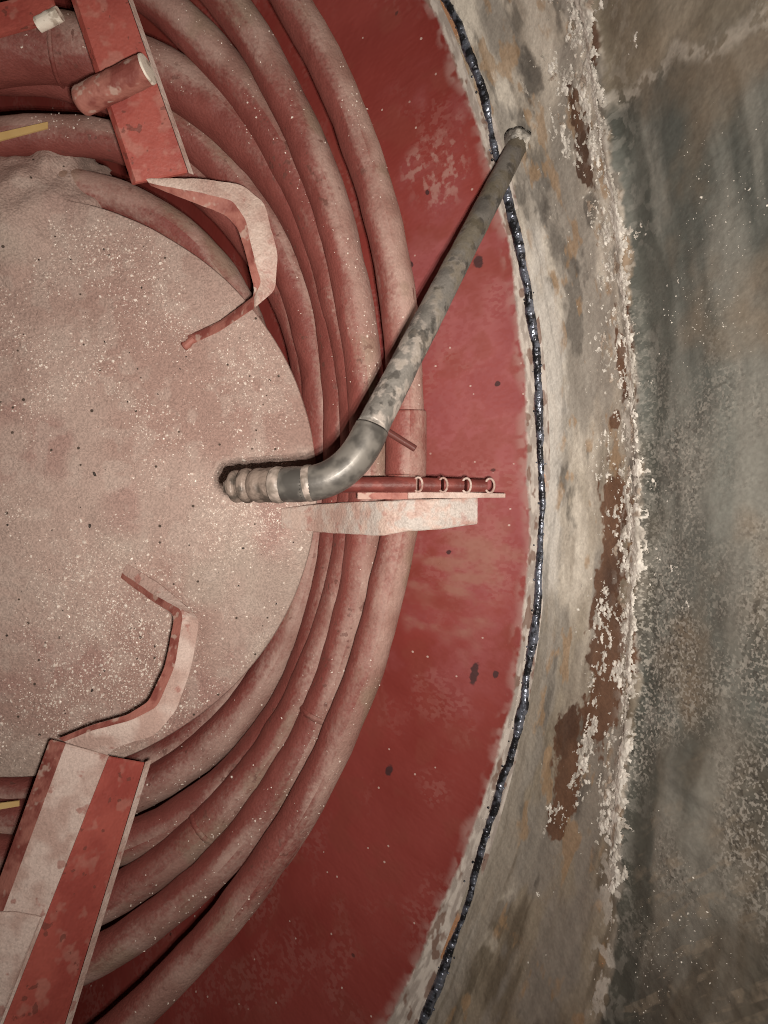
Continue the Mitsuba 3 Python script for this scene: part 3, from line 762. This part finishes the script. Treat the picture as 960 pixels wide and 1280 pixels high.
for pts_, lab in (([(-.40, .494, .615), (-.298, .5234, .62), (-.298, .515, .62), (-.40, .482, .615)], 'thin yellowish strip behind the coil near the upper left corner'),
                  ([(-.40, -.384, .62), (-.333, -.379, .62), (-.333, -.386, .62), (-.40, -.394, .62)], 'thin yellowish strip left of the lower bracket')):
    add('yellow_band', slab(pts_, (0, 0, -.003), .0006), 'yellow_strip', label=lab, cat='strip')

# ------------------------------------------------------------------ grey branch pipe from the wall
b = thing('branch_pipe', 'grey steel pipe with elbow and couplings slanting from the wall over the coil', 'pipe')
A = np.array([(0.286, 0.4461, 0.8396), (0.2277, 0.3389, 0.86), (0.1675, 0.2232, 0.885), (0.1201, 0.132, 0.91), (0.0974, 0.0864, 0.925)])
A[0] = wall_pt(-.412, .832)
A = A[0] + (A[4] - A[0]) * np.array([0, .25, .5, .75, 1])[:, None]
straight = spline(np.vstack([A[0] + (A[0] - A[1]) * .04, A]), 120, 2)
m, uv = tube(straight, np.linspace(.0124, .0162, 120), 32, bump=lambda v: (meshkit.fbm(v * 60, 3, 4) - .5) * .0012)
add(b + '__straight_pipe', m, 'branch_steel', smooth=True, label='mottled grey straight length, yellowish near the wall')
El = spline([(0.0974, 0.0864, 0.925), (0.0825, 0.0595, 0.928), (0.0651, 0.0419, 0.927), (0.0455, 0.0324, 0.923), (0.0299, 0.0301, 0.918)], 60)
m, uv = tube(El, np.r_[np.full(4, .0174), np.full(52, .0179), np.full(4, .0176)], 32)
add(b + '__elbow', m, 'elbow_steel', smooth=True, label='smooth dark elbow')
def along(x):  # centre line of the couplings: x -> point
    return np.array([x, np.interp(x, [-0.0476, -0.026, 0.0062, 0.0299, 0.0455], [0.0279, 0.0292, 0.0296, 0.0301, 0.0324]), np.interp(x, [-0.0476, -0.026, 0.0062, 0.0299, 0.0455], [0.88, 0.892, 0.908, 0.918, 0.923])])
def seg(name, x0, x1, r, mat, prof=None, lab=None, sides=30):
    P = np.array([along(x) for x in np.linspace(x0, x1, 14)])
    rr = np.full(14, r) if prof is None else r * np.asarray(np.interp(np.linspace(0, 1, 14), np.linspace(0, 1, len(prof)), prof))
    m, uv = tube(P, rr, sides)
    add(b + '__' + name, m, mat, smooth=40, label=lab)
seg('ferrule', 0.0315, 0.0385, .0187, 'pale_ferrule', (.96, 1, 1, .97))
seg('collar', 0.0101, 0.0322, .0181, 'elbow_steel', (.97, 1, 1, .97), 'dark collar')
seg('ferrule', 0.0006, 0.0101, .0188, 'pale_ferrule', (.95, 1, 1, .95))
seg('coupling', -0.0204, -0.0002, .0178, 'fitting_metal', (.88, 1, 1, .96, 1, 1))
seg('coupling', -0.0318, -0.022, .0176, 'fitting_metal', (.8, 1, 1.02, 1, .85))
seg('coupling', -0.0418, -0.0335, .0165, 'fitting_metal', (.75, 1, 1.02, 1, .8))
seg('core_tube', -0.0426, 0.0062, .0125, 'fitting_metal')
seg('end_nipple', -0.0516, -0.041, .0095, 'fitting_metal', (.55, .9, 1))
m, uv = tube(np.array([A[1] + (A[1] - A[2]) * 0 + (A[0] - A[1]) * q for q in (.92, .95, .975, 1.0, 1.025)]), [.0132, .0145, .0160, .0178, .0205], 36, bump=lambda v: (meshkit.fbm(v * 150, 3, 9) - .5) * .009)
add(b + '__wall_weld', m, 'wall_weld', smooth=True, label='rough weld where the pipe joins the wall')
